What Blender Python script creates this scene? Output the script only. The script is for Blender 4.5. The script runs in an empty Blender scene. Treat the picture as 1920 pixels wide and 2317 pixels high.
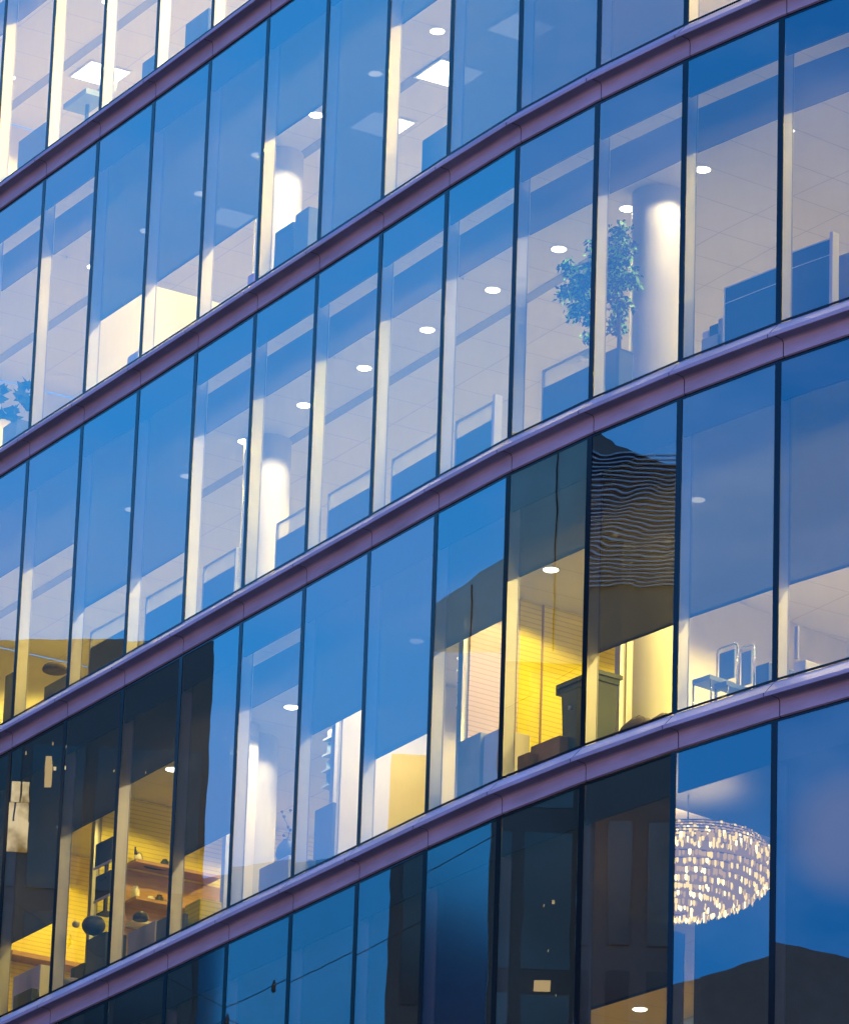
import bpy, math, random
from mathutils import Vector, Matrix
random.seed(7)
R = math.radians
scene = bpy.context.scene
COL = scene.collection

# ------------------------------------------------------------------ camera
FPX, PITCH, ROLL, PW, PH = 13089.25, 0.36371, -0.033565, 1920.0, 2317.0
CAMZ = 1.6
_c, _s = math.cos(PITCH), math.sin(PITCH)
_r, _u, _f = Vector((1, 0, 0)), Vector((0, -_s, _c)), Vector((0, _c, _s))
RV = _r * math.cos(ROLL) - _u * math.sin(ROLL)
UV = _r * math.sin(ROLL) + _u * math.cos(ROLL)
cam = bpy.data.cameras.new("camera")
cam.sensor_fit = 'HORIZONTAL'
cam.sensor_width = 36
cam.lens = 36 * FPX / PW
cam.clip_end = 5000
co = bpy.data.objects.new("camera", cam)
COL.objects.link(co)
co.matrix_world = Matrix(((RV.x, UV.x, -_f.x, 0), (RV.y, UV.y, -_f.y, 0), (RV.z, UV.z, -_f.z, CAMZ), (0, 0, 0, 1)))
scene.camera = co

# ------------------------------------------------------------------ world, sun, exposure
SKY_L, SKY_R = (0.066, 0.65, 1.74), (0.0, 0.31, 1.08)
world = bpy.data.worlds.new("World")
scene.world = world
world.use_nodes = True
wt = world.node_tree
wt.nodes.clear()


def nd(t, typ, **kw):
    n = t.nodes.new(typ)
    for k, v in kw.items():
        if k in n.inputs:
            n.inputs[k].default_value = v
        else:
            setattr(n, k, v)
    return n


def ramp(t, stops):
    n = t.nodes.new('ShaderNodeValToRGB')
    e = n.color_ramp.elements
    while len(e) < len(stops):
        e.new(0.5)
    for el, (p, c) in zip(e, stops):
        el.position = p
        el.color = c if len(c) == 4 else (*c, 1)
    return n


tc = nd(wt, 'ShaderNodeTexCoord')
sep = nd(wt, 'ShaderNodeSeparateXYZ')
wt.links.new(tc.outputs['Generated'], sep.inputs[0])
mr = nd(wt, 'ShaderNodeMapRange')
mr.inputs['From Min'].default_value = 0.0
mr.inputs['From Max'].default_value = 0.5
wt.links.new(sep.outputs['Y'], mr.inputs['Value'])
mx = nd(wt, 'ShaderNodeMix', data_type='RGBA')
mx.inputs['A'].default_value = (*SKY_R, 1)
mx.inputs['B'].default_value = (*SKY_L, 1)
wt.links.new(mr.outputs[0], mx.inputs['Factor'])
# dusk horizon glow fading upward
hr = ramp(wt, [(0.0, (1, 1, 1)), (0.12, (0.8, 0.8, 0.8)), (0.235, (0.08, 0.08, 0.08)), (0.28, (0, 0, 0))])
wt.links.new(sep.outputs['Z'], hr.inputs[0])
mh = nd(wt, 'ShaderNodeMix', data_type='RGBA')
mh.inputs['B'].default_value = (0.95, 0.48, 0.62, 1)
wt.links.new(hr.outputs[0], mh.inputs['Factor'])
wt.links.new(mx.outputs['Result'], mh.inputs['A'])
# paler sky added behind the office block to brighten the fronts opposite
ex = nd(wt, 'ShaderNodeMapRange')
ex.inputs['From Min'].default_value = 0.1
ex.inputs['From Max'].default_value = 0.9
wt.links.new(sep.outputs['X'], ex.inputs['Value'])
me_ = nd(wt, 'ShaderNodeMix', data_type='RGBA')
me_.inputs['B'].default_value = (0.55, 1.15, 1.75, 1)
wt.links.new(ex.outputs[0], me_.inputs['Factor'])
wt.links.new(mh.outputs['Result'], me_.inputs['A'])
# thin lavender clouds
mp = nd(wt, 'ShaderNodeMapping')
mp.inputs['Scale'].default_value = (3.0, 3.0, 9.0)
wt.links.new(tc.outputs['Generated'], mp.inputs[0])
nz = nd(wt, 'ShaderNodeTexNoise', Scale=2.2, Detail=5.0, Roughness=0.55)
wt.links.new(mp.outputs[0], nz.inputs['Vector'])
cr = ramp(wt, [(0.52, (0, 0, 0)), (0.74, (0.55, 0.55, 0.55))])
wt.links.new(nz.outputs['Fac'], cr.inputs[0])
mc = nd(wt, 'ShaderNodeMix', data_type='RGBA')
mc.inputs['B'].default_value = (0.42, 0.66, 1.45, 1)
wt.links.new(cr.outputs[0], mc.inputs['Factor'])
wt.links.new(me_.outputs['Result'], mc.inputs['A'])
# finer broken cloud and one pale lavender cloud bank low in the west
mp2 = nd(wt, 'ShaderNodeMapping')
mp2.inputs['Scale'].default_value = (13.0, 13.0, 26.0)
wt.links.new(tc.outputs['Generated'], mp2.inputs[0])
nz2 = nd(wt, 'ShaderNodeTexNoise', Scale=1.6, Detail=4.0, Roughness=0.5)
wt.links.new(mp2.outputs[0], nz2.inputs['Vector'])
cr2 = ramp(wt, [(0.46, (0, 0, 0)), (0.72, (0.34, 0.34, 0.34))])
wt.links.new(nz2.outputs['Fac'], cr2.inputs[0])
mc2 = nd(wt, 'ShaderNodeMix', data_type='RGBA')
mc2.inputs['B'].default_value = (0.36, 0.72, 1.62, 1)
wt.links.new(cr2.outputs[0], mc2.inputs['Factor'])
wt.links.new(mc.outputs['Result'], mc2.inputs['A'])
dt = nd(wt, 'ShaderNodeVectorMath', operation='DOT_PRODUCT')
_a, _e = R(-91.45), R(17.75)
dt.inputs[1].default_value = (math.sin(_a) * math.cos(_e), math.cos(_a) * math.cos(_e), math.sin(_e))
nrm = nd(wt, 'ShaderNodeVectorMath', operation='NORMALIZE')
wt.links.new(tc.outputs['Generated'], nrm.inputs[0])
wt.links.new(nrm.outputs[0], dt.inputs[0])
bk = nd(wt, 'ShaderNodeMapRange', interpolation_type='SMOOTHSTEP')
bk.inputs['From Min'].default_value = math.cos(R(0.75))
bk.inputs['From Max'].default_value = 1.0
bk.inputs['To Max'].default_value = 0.45
wt.links.new(dt.outputs['Value'], bk.inputs['Value'])
mc3 = nd(wt, 'ShaderNodeMix', data_type='RGBA')
mc3.inputs['B'].default_value = (0.62, 0.68, 1.15, 1)
wt.links.new(bk.outputs[0], mc3.inputs['Factor'])
wt.links.new(mc2.outputs['Result'], mc3.inputs['A'])
sky = nd(wt, 'ShaderNodeTexSky', sky_type='NISHITA', sun_disc=False, sun_elevation=R(4), sun_rotation=R(-128))
bg1 = nd(wt, 'ShaderNodeBackground', Strength=0.01)
wt.links.new(sky.outputs[0], bg1.inputs[0])
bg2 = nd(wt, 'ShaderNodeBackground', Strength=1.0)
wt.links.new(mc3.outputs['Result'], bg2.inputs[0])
addb = nd(wt, 'ShaderNodeAddShader')
wt.links.new(bg1.outputs[0], addb.inputs[0])
wt.links.new(bg2.outputs[0], addb.inputs[1])
wo = nd(wt, 'ShaderNodeOutputWorld')
wt.links.new(addb.outputs[0], wo.inputs[0])

sl = bpy.data.lights.new("sun", 'SUN')
sl.energy = 0.40
sl.angle = R(20)
sl.color = (1.0, 0.46, 0.46)
so = bpy.data.objects.new("sun", sl)
COL.objects.link(so)
_az, _el = R(-128), R(6)
_sd = Vector((math.sin(_az) * math.cos(_el), math.cos(_az) * math.cos(_el), math.sin(_el)))
so.rotation_euler = _sd.to_track_quat('Z', 'Y').to_euler()

vs = scene.view_settings
vs.view_transform = 'Standard'
vs.look = 'None'
vs.exposure = 0
vs.gamma = 1
scene.cycles.use_denoising = True
scene.cycles.max_bounces = 8
scene.cycles.diffuse_bounces = 4
scene.cycles.glossy_bounces = 4
scene.cycles.transparent_max_bounces = 12
scene.cycles.sample_clamp_indirect = 6
scene.cycles.caustics_reflective = False
scene.cycles.caustics_refractive = False


# ------------------------------------------------------------------ materials
def new_mat(name):
    m = bpy.data.materials.new(name)
    m.use_nodes = True
    t = m.node_tree
    t.nodes.clear()
    o = t.nodes.new('ShaderNodeOutputMaterial')
    return m, t, o


def pbr(name, col, rough=0.5, metal=0.0, var=0.12, scale=3.0, spec=0.5, bump=0.0, bscale=40.0, stretch=None):
    m, t, o = new_mat(name)
    b = t.nodes.new('ShaderNodeBsdfPrincipled')
    b.inputs['Roughness'].default_value = rough
    b.inputs['Metallic'].default_value = metal
    b.inputs['Specular IOR Level'].default_value = spec
    c = t.nodes.new('ShaderNodeTexCoord')
    mp = t.nodes.new('ShaderNodeMapping')
    if stretch:
        mp.inputs['Scale'].default_value = stretch
    t.links.new(c.outputs['Object'], mp.inputs[0])
    n = nd(t, 'ShaderNodeTexNoise', Scale=scale, Detail=6.0, Roughness=0.6)
    t.links.new(mp.outputs[0], n.inputs['Vector'])
    lo = tuple(v * (1 - var) for v in col)
    hi = tuple(min(1, v * (1 + var)) for v in col)
    r = ramp(t, [(0.3, lo), (0.7, hi)])
    t.links.new(n.outputs['Fac'], r.inputs[0])
    t.links.new(r.outputs[0], b.inputs['Base Color'])
    if bump:
        n2 = nd(t, 'ShaderNodeTexNoise', Scale=bscale, Detail=3.0)
        t.links.new(mp.outputs[0], n2.inputs['Vector'])
        bp = nd(t, 'ShaderNodeBump', Strength=1.0, Distance=bump)
        t.links.new(n2.outputs['Fac'], bp.inputs['Height'])
        t.links.new(bp.outputs[0], b.inputs['Normal'])
    t.links.new(b.outputs[0], o.inputs[0])
    return m


def emis(name, col, st):
    m, t, o = new_mat(name)
    e = nd(t, 'ShaderNodeEmission', Strength=st)
    e.inputs[0].default_value = (*col, 1)
    t.links.new(e.outputs[0], o.inputs[0])
    return m


def glass_mat(name, base=0.25, bump=0.0003, bsc=1.3, tint=(0.97, 1.0, 0.985)):
    m, t, o = new_mat(name)
    tr = nd(t, 'ShaderNodeBsdfTransparent')
    tr.inputs[0].default_value = (*tint, 1)
    gl = nd(t, 'ShaderNodeBsdfGlossy', Roughness=0.0)
    gl.inputs['Color'].default_value = (1, 1, 1, 1)
    fr = nd(t, 'ShaderNodeFresnel', IOR=1.5)
    ma = nd(t, 'ShaderNodeMath', operation='MULTIPLY_ADD')
    ma.inputs[1].default_value = 0.75
    ma.inputs[2].default_value = base
    t.links.new(fr.outputs[0], ma.inputs[0])
    c = nd(t, 'ShaderNodeTexCoord')
    n = nd(t, 'ShaderNodeTexNoise', Scale=bsc, Detail=1.5)
    t.links.new(c.outputs['Object'], n.inputs['Vector'])
    bp = nd(t, 'ShaderNodeBump', Strength=1.0, Distance=bump)
    t.links.new(n.outputs['Fac'], bp.inputs['Height'])
    t.links.new(bp.outputs[0], gl.inputs['Normal'])
    mxs = nd(t, 'ShaderNodeMixShader')
    t.links.new(ma.outputs[0], mxs.inputs[0])
    t.links.new(tr.outputs[0], mxs.inputs[1])
    t.links.new(gl.outputs[0], mxs.inputs[2])
    mpd = nd(t, 'ShaderNodeMapping')
    mpd.inputs['Scale'].default_value = (3.0, 3.0, 0.7)
    t.links.new(c.outputs['Object'], mpd.inputs[0])
    n2 = nd(t, 'ShaderNodeTexNoise', Scale=2.5, Detail=8.0, Roughness=0.7)
    t.links.new(mpd.outputs[0], n2.inputs['Vector'])
    rd = ramp(t, [(0.40, (0, 0, 0)), (0.80, (0.022, 0.022, 0.022))])
    t.links.new(n2.outputs['Fac'], rd.inputs[0])
    dd = nd(t, 'ShaderNodeBsdfDiffuse')
    dd.inputs[0].default_value = (0.30, 0.29, 0.27, 1)
    mx2 = nd(t, 'ShaderNodeMixShader')
    t.links.new(rd.outputs[0], mx2.inputs[0])
    t.links.new(mxs.outputs[0], mx2.inputs[1])
    t.links.new(dd.outputs[0], mx2.inputs[2])
    t.links.new(mx2.outputs[0], o.inputs[0])
    return m


def blind_mat(name, col, openness, transl):
    m, t, o = new_mat(name)
    c = nd(t, 'ShaderNodeTexCoord')
    n = nd(t, 'ShaderNodeTexNoise', Scale=2.0, Detail=3.0)
    t.links.new(c.outputs['Object'], n.inputs['Vector'])
    r = ramp(t, [(0.3, tuple(v * .9 for v in col)), (0.7, tuple(v * 1.1 for v in col))])
    t.links.new(n.outputs['Fac'], r.inputs[0])
    d = nd(t, 'ShaderNodeBsdfDiffuse')
    t.links.new(r.outputs[0], d.inputs[0])
    tl = nd(t, 'ShaderNodeBsdfTranslucent')
    tl.inputs[0].default_value = (*transl, 1)
    a = nd(t, 'ShaderNodeAddShader')
    t.links.new(d.outputs[0], a.inputs[0])
    t.links.new(tl.outputs[0], a.inputs[1])
    tr = nd(t, 'ShaderNodeBsdfTransparent')
    mxs = nd(t, 'ShaderNodeMixShader')
    mxs.inputs[0].default_value = openness
    t.links.new(a.outputs[0], mxs.inputs[1])
    t.links.new(tr.outputs[0], mxs.inputs[2])
    t.links.new(mxs.outputs[0], o.inputs[0])
    return m


def slat_mat(name, col, pitch=0.06, dark=0.66):
    """painted boarded wall: horizontal grooves in world height"""
    m, t, o = new_mat(name)
    b = t.nodes.new('ShaderNodeBsdfPrincipled')
    b.inputs['Roughness'].default_value = 0.6
    c = nd(t, 'ShaderNodeTexCoord')
    s = nd(t, 'ShaderNodeSeparateXYZ')
    t.links.new(c.outputs['Object'], s.inputs[0])
    d = nd(t, 'ShaderNodeMath', operation='DIVIDE')
    d.inputs[1].default_value = pitch
    t.links.new(s.outputs['Z'], d.inputs[0])
    fx = nd(t, 'ShaderNodeMath', operation='FRACT')
    t.links.new(d.outputs[0], fx.inputs[0])
    r = ramp(t, [(0.0, tuple(v * dark for v in col)), (0.16, col), (0.85, col), (1.0, tuple(v * dark for v in col))])
    t.links.new(fx.outputs[0], r.inputs[0])
    t.links.new(r.outputs[0], b.inputs['Base Color'])
    t.links.new(b.outputs[0], o.inputs[0])
    return m


M = {}
M['glass'] = glass_mat('facade_glass')
M['glass_wavy'] = glass_mat('facade_glass_wavy', bump=0.0019, bsc=0.95)
M['frame'] = pbr('black_frame', (0.004, 0.005, 0.010), 0.15, 0, 0.2, 5, 0.45)
M['gasket'] = pbr('rubber_gasket', (0.006, 0.006, 0.009), 0.6)
M['fascia'] = pbr('anodised_fascia', (0.47, 0.45, 0.57), 0.60, 0.10, 0.18, 1.2, bump=0.0006, bscale=6.0, stretch=(1, 1, 5))
M['fin'] = pbr('fin_paint', (0.90, 0.88, 0.82), 0.5, 0, 0.05)
M['spandrel'] = pbr('spandrel_back', (0.010, 0.012, 0.016), 0.6)
M['pelmet'] = blind_mat('pelmet_fabric', (0.03, 0.032, 0.036), 0.05, (0.17, 0.15, 0.13))
M['blind_dark'] = blind_mat('blind_fabric_dark', (0.020, 0.022, 0.024), 0.010, (0.016, 0.015, 0.014))
M['blind'] = blind_mat('blind_fabric', (0.012, 0.014, 0.018), 0.030, (0.020, 0.021, 0.018))
M['ceiling'] = pbr('ceiling_white', (0.80, 0.78, 0.74), 0.8, 0, 0.03, 1.0)
M['joint'] = pbr('ceiling_joint', (0.50, 0.48, 0.45), 0.8)
M['slot'] = pbr('slot_diffuser', (0.30, 0.29, 0.30), 0.6, 0, 0.25, 60)
M['floor'] = pbr('carpet', (0.23, 0.21, 0.175), 0.9, 0, 0.15, 8)
M['slab'] = pbr('slab_concrete', (0.22, 0.22, 0.22), 0.8)
M['wall'] = pbr('wall_cream', (0.78, 0.74, 0.64), 0.7, 0, 0.03)
M['column'] = pbr('column_white', (0.58, 0.56, 0.52), 0.6, 0, 0.03)
M['yellow'] = slat_mat('yellow_boards', (0.90, 0.77, 0.006))
M['sky_tint_boards'] = slat_mat('sky_tint_boards', (0.74, 0.56, 0.46))  # yellow boards paled by colour to imitate the sky mirrored over them
M['post'] = pbr('post_grey', (0.42, 0.41, 0.40), 0.5)
M['screen'] = pbr('screen_fabric', (0.040, 0.050, 0.065), 0.8, 0, 0.15, 40)
M['alu'] = pbr('alu_trim', (0.72, 0.72, 0.70), 0.35, 0.3)
M['dark'] = pbr('dark_plastic', (0.025, 0.03, 0.04), 0.45)
M['navy'] = pbr('navy_plastic', (0.03, 0.05, 0.10), 0.5)
M['cabinet'] = pbr('cabinet_grey', (0.36, 0.38, 0.36), 0.5)
M['bin'] = pbr('bin_green', (0.014, 0.032, 0.024), 0.45)
M['card'] = pbr('cardboard', (0.38, 0.25, 0.11), 0.8, 0, 0.15)
M['wood'] = pbr('shelf_wood', (0.50, 0.30, 0.11), 0.5, 0, 0.2, 3, stretch=(1, 1, 12))
M['paper'] = pbr('paper_white', (0.82, 0.80, 0.74), 0.7, 0, 0.04)
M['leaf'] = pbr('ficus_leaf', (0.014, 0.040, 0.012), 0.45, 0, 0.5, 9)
M['leaf_lit'] = blind_mat('ficus_leaf_lit', (0.10, 0.26, 0.04), 0.0, (0.22, 0.46, 0.07))  # lighter copy of the leaf, lamp light put into its green
M['bark'] = pbr('bark', (0.10, 0.07, 0.045), 0.8)
M['chrome'] = pbr('chrome', (0.55, 0.56, 0.58), 0.15, 1.0)
M['mesh_blue'] = pbr('chair_back_blue', (0.22, 0.30, 0.36), 0.5)
M['pink'] = pbr('pink_cloth', (0.5, 0.12, 0.4), 0.7)
M['sack'] = pbr('sack_brown', (0.10, 0.075, 0.05), 0.8, 0, 0.3, 9, bump=0.01, bscale=12)
LAMP = (1.0, 0.70, 0.33)
M['lamp'] = emis('lamp_diffuser', (1.0, 0.86, 0.62), 14)
M['panel'] = emis('panel_diffuser', (1.0, 0.88, 0.66), 5)
M['frost'] = blind_mat('frosted_strip', (0.30, 0.34, 0.34), 0.55, (0.2, 0.2, 0.18))
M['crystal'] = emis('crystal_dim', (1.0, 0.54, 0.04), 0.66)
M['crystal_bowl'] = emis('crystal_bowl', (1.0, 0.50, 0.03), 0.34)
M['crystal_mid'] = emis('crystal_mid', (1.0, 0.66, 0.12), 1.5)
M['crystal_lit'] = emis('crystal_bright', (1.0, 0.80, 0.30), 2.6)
M['brass'] = pbr('brass_ring', (0.55, 0.36, 0.14), 0.3, 0.9)
M['blind_dense'] = blind_mat('blind_fabric_dense', (0.02, 0.022, 0.024), 0.004, (0.12, 0.08, 0.05))
M['blue_glaz'] = pbr('blue_glazing', (0.06, 0.36, 0.60), 0.12, 0.9, 0.05, 1)
M['tower'] = pbr('tower_dark', (0.06, 0.085, 0.095), 0.5, 0, 0.3, 0.2)
M['tower2'] = pbr('tower_grey', (0.34, 0.52, 0.55), 0.6, 0, 0.2, 0.3)
M['tower_win'] = pbr('tower_glazing', (0.035, 0.075, 0.095), 0.12, 0.6, 0.3, 0.5, spec=0.6)
M['tower_lit'] = emis('lit_window', (1.0, 0.72, 0.35), 1.3)
def lit_room_mat(name, lo, hi, st):
    m, t, o = new_mat(name)
    c = nd(t, 'ShaderNodeTexCoord')
    n = nd(t, 'ShaderNodeTexNoise', Scale=1.6, Detail=3.0, Roughness=0.6)
    t.links.new(c.outputs['Object'], n.inputs['Vector'])
    r = ramp(t, [(0.36, lo), (0.62, hi)])
    t.links.new(n.outputs['Fac'], r.inputs[0])
    e = nd(t, 'ShaderNodeEmission', Strength=st)
    t.links.new(r.outputs[0], e.inputs[0])
    t.links.new(e.outputs[0], o.inputs[0])
    return m


M['room_lit'] = lit_room_mat('lit_room', (0.22, 0.14, 0.05), (1.0, 0.80, 0.46), 1.9)
M['louvre'] = pbr('louvre_metal', (0.26, 0.42, 0.60), 0.4, 0.2)
M['roof'] = pbr('roof_dark', (0.26, 0.17, 0.15), 0.7)
M['ground'] = pbr('ground_paving', (0.045, 0.042, 0.04), 0.85, 0, 0.25, 0.4)
M['road'] = pbr('asphalt', (0.05, 0.05, 0.052), 0.85, 0, 0.2, 2)


# ------------------------------------------------------------------ mesh helper
class MB:
    def __init__(self):
        self.v, self.f, self.mi, self.sm = [], [], [], []

    def poly(self, pts, mi=0, smooth=False):
        i = len(self.v)
        self.v += [tuple(p) for p in pts]
        self.f.append(tuple(range(i, i + len(pts))))
        self.mi.append(mi)
        self.sm.append(smooth)
        return self

    def hexa(self, p, mi=0):
        """p: 8 points, bottom ring 0-3 then top ring 4-7"""
        i = len(self.v)
        self.v += [tuple(q) for q in p]
        for q in ((3, 2, 1, 0), (4, 5, 6, 7), (0, 1, 5, 4), (1, 2, 6, 5), (2, 3, 7, 6), (3, 0, 4, 7)):
            self.f.append(tuple(i + k for k in q))
            self.mi.append(mi)
            self.sm.append(False)
        return self

    def ring(self, rings, closed=True, caps=True, mi=0, smooth=True):
        """loft a list of point rings"""
        i = len(self.v)
        n = len(rings[0])
        for rg in rings:
            self.v += [tuple(q) for q in rg]
        for k in range(len(rings) - 1):
            for a in range(n if closed else n - 1):
                b = (a + 1) % n
                self.f.append((i + k * n + a, i + k * n + b, i + (k + 1) * n + b, i + (k + 1) * n + a))
                self.mi.append(mi)
                self.sm.append(smooth)
        if caps:
            self.f.append(tuple(i + a for a in reversed(range(n))))
            self.f.append(tuple(i + (len(rings) - 1) * n + a for a in range(n)))
            self.mi += [mi, mi]
            self.sm += [False, False]
        return self

    def tube(self, pts, rad, n=8, mi=0):
        pts = [Vector(p) for p in pts]
        rs = rad if isinstance(rad, (list, tuple)) else [rad] * len(pts)
        rings = []
        for k, p in enumerate(pts):
            d = (pts[min(k + 1, len(pts) - 1)] - pts[max(k - 1, 0)])
            d.normalize()
            a = d.cross(Vector((0, 0, 1)))
            if a.length < 1e-3:
                a = d.cross(Vector((1, 0, 0)))
            a.normalize()
            b = d.cross(a)
            rings.append([p + (a * math.cos(2 * math.pi * q / n) + b * math.sin(2 * math.pi * q / n)) * rs[k] for q in range(n)])
        return self.ring(rings, mi=mi)

    def build(self, name, mats, parent=None):
        me = bpy.data.meshes.new(name)
        me.from_pydata(self.v, [], self.f)
        if not isinstance(mats, (list, tuple)):
            mats = [mats]
        for m in mats:
            me.materials.append(M[m] if isinstance(m, str) else m)
        me.polygons.foreach_set('material_index', self.mi)
        me.polygons.foreach_set('use_smooth', self.sm)
        me.update()
        o = bpy.data.objects.new(name, me)
        COL.objects.link(o)
        if parent:
            o.parent = parent
            o.matrix_parent_inverse = Matrix.Identity(4) if not hasattr(parent, '_wm') else Matrix.Identity(4)
        return o


def tag(o, label=None, cat=None, group=None, kind=None):
    if label:
        o['label'] = label
    if cat:
        o['category'] = cat
    if group:
        o['group'] = group
    if kind:
        o['kind'] = kind
    return o


def thing(name, label, cat, group=None):
    o = bpy.data.objects.new(name, None)
    COL.objects.link(o)
    o.empty_display_size = 0.3
    return tag(o, label, cat, group)


# ------------------------------------------------------------------ facade layout
W, H, B, Z0 = 1.5, 3.9974, 0.4265, 35.684 + CAMZ
TH = {-13: 59.5, -12: 59.5, -11: 59.5, -10: 59.5, -9: 59.35, -8: 59.25, -7: 59.67, -6: 59.88, -5: 59.48, -4: 59.64,
      -3: 59.83, -2: 58.56, -1: 55.2, 0: 52.24, 1: 49.44, 2: 46.6, 3: 43.8, 4: 41.0}
C0, C1 = -13, 5
NODE = {-13: Vector((-8.235, 75.358))}
for c in range(C0, C1):
    t = R(TH[c])
    NODE[c + 1] = NODE[c] + Vector((math.cos(t), -math.sin(t))) * W
# small correction so the nodes keep the surveyed position
_off = Vector((-2.148, 65.017)) - NODE[-5]
for c in NODE:
    NODE[c] = NODE[c] + _off
CH = H - B          # clear pane height
CEIL = 0.30         # ceiling below pane head


def cz_(r):
    """ceiling height; the lowest storey has no suspended ceiling"""
    return zh(r) + 0.28 if r == 5 else zh(r) - CEIL



def zh(r):
    return Z0 - H * (r - 1) - B


def fr(c):
    t = R(TH[c])
    return NODE[c], Vector((math.cos(t), -math.sin(t))), Vector((math.sin(t), math.cos(t)))


def L(c, s, d, z):
    o, t, n = fr(c)
    p = o + t * s + n * d
    return Vector((p.x, p.y, z))


def nin(c):
    a = fr(max(C0, c - 1))[2]
    b = fr(min(C1 - 1, c))[2]
    v = (a + b).normalized()
    return v / v.dot(b)


def ND(c, d, z):
    p = NODE[c] + nin(c) * d
    return Vector((p.x, p.y, z))


def lbox(mb, c, s0, s1, d0, d1, z0, z1, mi=0):
    mb.hexa([L(c, s0, d0, z0), L(c, s1, d0, z0), L(c, s1, d1, z0), L(c, s0, d1, z0),
             L(c, s0, d0, z1), L(c, s1, d0, z1), L(c, s1, d1, z1), L(c, s0, d1, z1)], mi)
    return mb


def strip(mb, ca, cb, d0, d1, z, up=True, mi=0):
    for c in range(ca, cb):
        q = [ND(c, d0, z), ND(c + 1, d0, z), ND(c + 1, d1, z), ND(c, d1, z)]
        mb.poly(q if up else q[::-1], mi)
    return mb


def ray(x, y):
    u, v = (x - PW / 2) / FPX, -(y - PH / 2) / FPX
    return RV * u + UV * v + _f


EYE = Vector((0, 0, CAMZ))


def at_d(x, y, c, d):
    """survey: the point at depth d behind pane c; returns (s, z)"""
    o, t, n = fr(c)
    q = ray(x, y)
    k = (d + o.dot(n)) / Vector((q.x, q.y)).dot(n)
    p = EYE + q * k
    return (Vector((p.x, p.y)) - o).dot(t), p.z


def at_z(x, y, c, z):
    o, t, n = fr(c)
    q = ray(x, y)
    p = EYE + q * ((z - CAMZ) / q.z)
    e = Vector((p.x, p.y)) - o
    return e.dot(t), e.dot(n)


def at_s(x, y, c, s):
    """survey: the point on the cross wall at s; returns (d, z)"""
    o, t, n = fr(c)
    q = ray(x, y)
    k = (s + o.dot(t)) / Vector((q.x, q.y)).dot(t)
    p = EYE + q * k
    return (Vector((p.x, p.y)) - o).dot(n), p.z


# ------------------------------------------------------------------ the office building
office = thing('office_building', 'curved office block with full height blue glass panes between purple metal ledges', 'building')
ROWS = (1, 2, 3, 4, 5)
UP = 1.06
BL = {}
for r in ROWS:
    for c in range(C0, C1):
        BL[(r, c)] = None if r in (1, 3) else UP
for c, v in {-8: 2.48, -7: 2.46, -6: 2.50, -5: 1.55, -4: 3.5, -3: 1.21, -2: 3.5, -1: 3.5, 0: 3.5, 1: 2.9, 2: 3.5, 3: 3.5, 4: 3.5}.items():
    BL[(2, c)] = v
for c, v in {-12: 1.28, -11: 1.28, -10: 1.28, -9: 1.43, -8: 2.43, -7: 2.46}.items():
    BL[(3, c)] = v
for c, v in {-13: 2.5, -12: 2.5, -11: 2.5, -10: 2.5, -9: 2.50, -8: 1.41, -7: 1.17, -6: 2.48, -5: None, -4: 1.77, -3: 2.47, -2: 1.56, -1: 1.15, 0: 2.44, 1: 2.43, 2: 2.44, 3: 2.44, 4: 2.44}.items():
    BL[(4, c)] = v
for c in range(C0, C1):
    BL[(5, c)] = 3.5
BL[(5, 0)] = 2.43
BL[(5, 1)] = None
for r in (2,):
    for c in (-13, -12, -11, -10, -9):
        BL[(r, c)] = None

for r in ROWS:
    zt = zh(r)
    zb = zt - CH
    for c in range(C0, C1):
        w = MB()
        lbox(w, c, -0.042, 0.042, 0.0085, 0.0105, zb, zt)            # joint over the fin
        lbox(w, c, 0.042, W - 0.042, 0.0086, 0.0106, zb, zb + 0.028)  # sill gasket
        lbox(w, c, 0.042, W - 0.042, 0.0086, 0.0106, zt - 0.022, zt)  # head gasket
        win = w.build('window', 'frame', office)
        g = MB()
        j = [random.uniform(-0.0010, 0.0010) for _ in range(4)]
        g.poly([L(c, 0.030, 0.0130 + j[0], zb + 0.010), L(c, W - 0.030, 0.0130 + j[1], zb + 0.010),
                L(c, W - 0.030, 0.0130 + j[1] + j[2], zt - 0.008), L(c, 0.030, 0.0130 + j[0] + j[2], zt - 0.008)])
        g.build('glass', 'glass_wavy' if (r, c) == (4, 0) else 'glass', win)
        fb = MB()
        zj = zt - (1.95 if (r, c) == (5, 1) else 0.01)
        lbox(fb, c, -0.028, 0.028, 0.018, 0.165, zb, zj)
        lbox(fb, c, -0.032, 0.032, 0.166, 0.180, zb, zj, 1)
        fb.build('jamb', ['fin', 'post'], win)
        sp = MB()
        lbox(sp, c, 0.044, W - 0.044, 0.034, 0.060, zt - 0.45, zt - 0.004)
        sp.build('spandrel_panel', 'spandrel', win)
        drop = BL[(r, c)]
        b = MB()
        sr = W - (0.24 if (r, c) == (5, 0) else 0.010)
        if (r, c) == (5, 1):
            continue
        if drop is None:
            lbox(b, c, 0.030, W - 0.030, 0.186, 0.200, zt - UP, zt - 0.535)
            b.build('pelmet', 'pelmet', win)
        else:
            b.poly([L(c, 0.010, 0.190, zt - drop), L(c, sr, 0.190, zt - drop), L(c, sr, 0.190, zt - 0.31), L(c, 0.010, 0.190, zt - 0.31)])
            lbox(b, c, 0.010, sr, 0.184, 0.198, zt - drop - 0.028, zt - drop, 1)
            b.build('roller_blind', ['blind_dense' if (r, c) == (5, 0) else 'blind_dark' if ((r == 4 and c <= 0) or (r, c) in ((2, -1), (2, 0), (2, 2), (5, -1), (5, -2))) else 'blind', 'gasket'], win)

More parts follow.
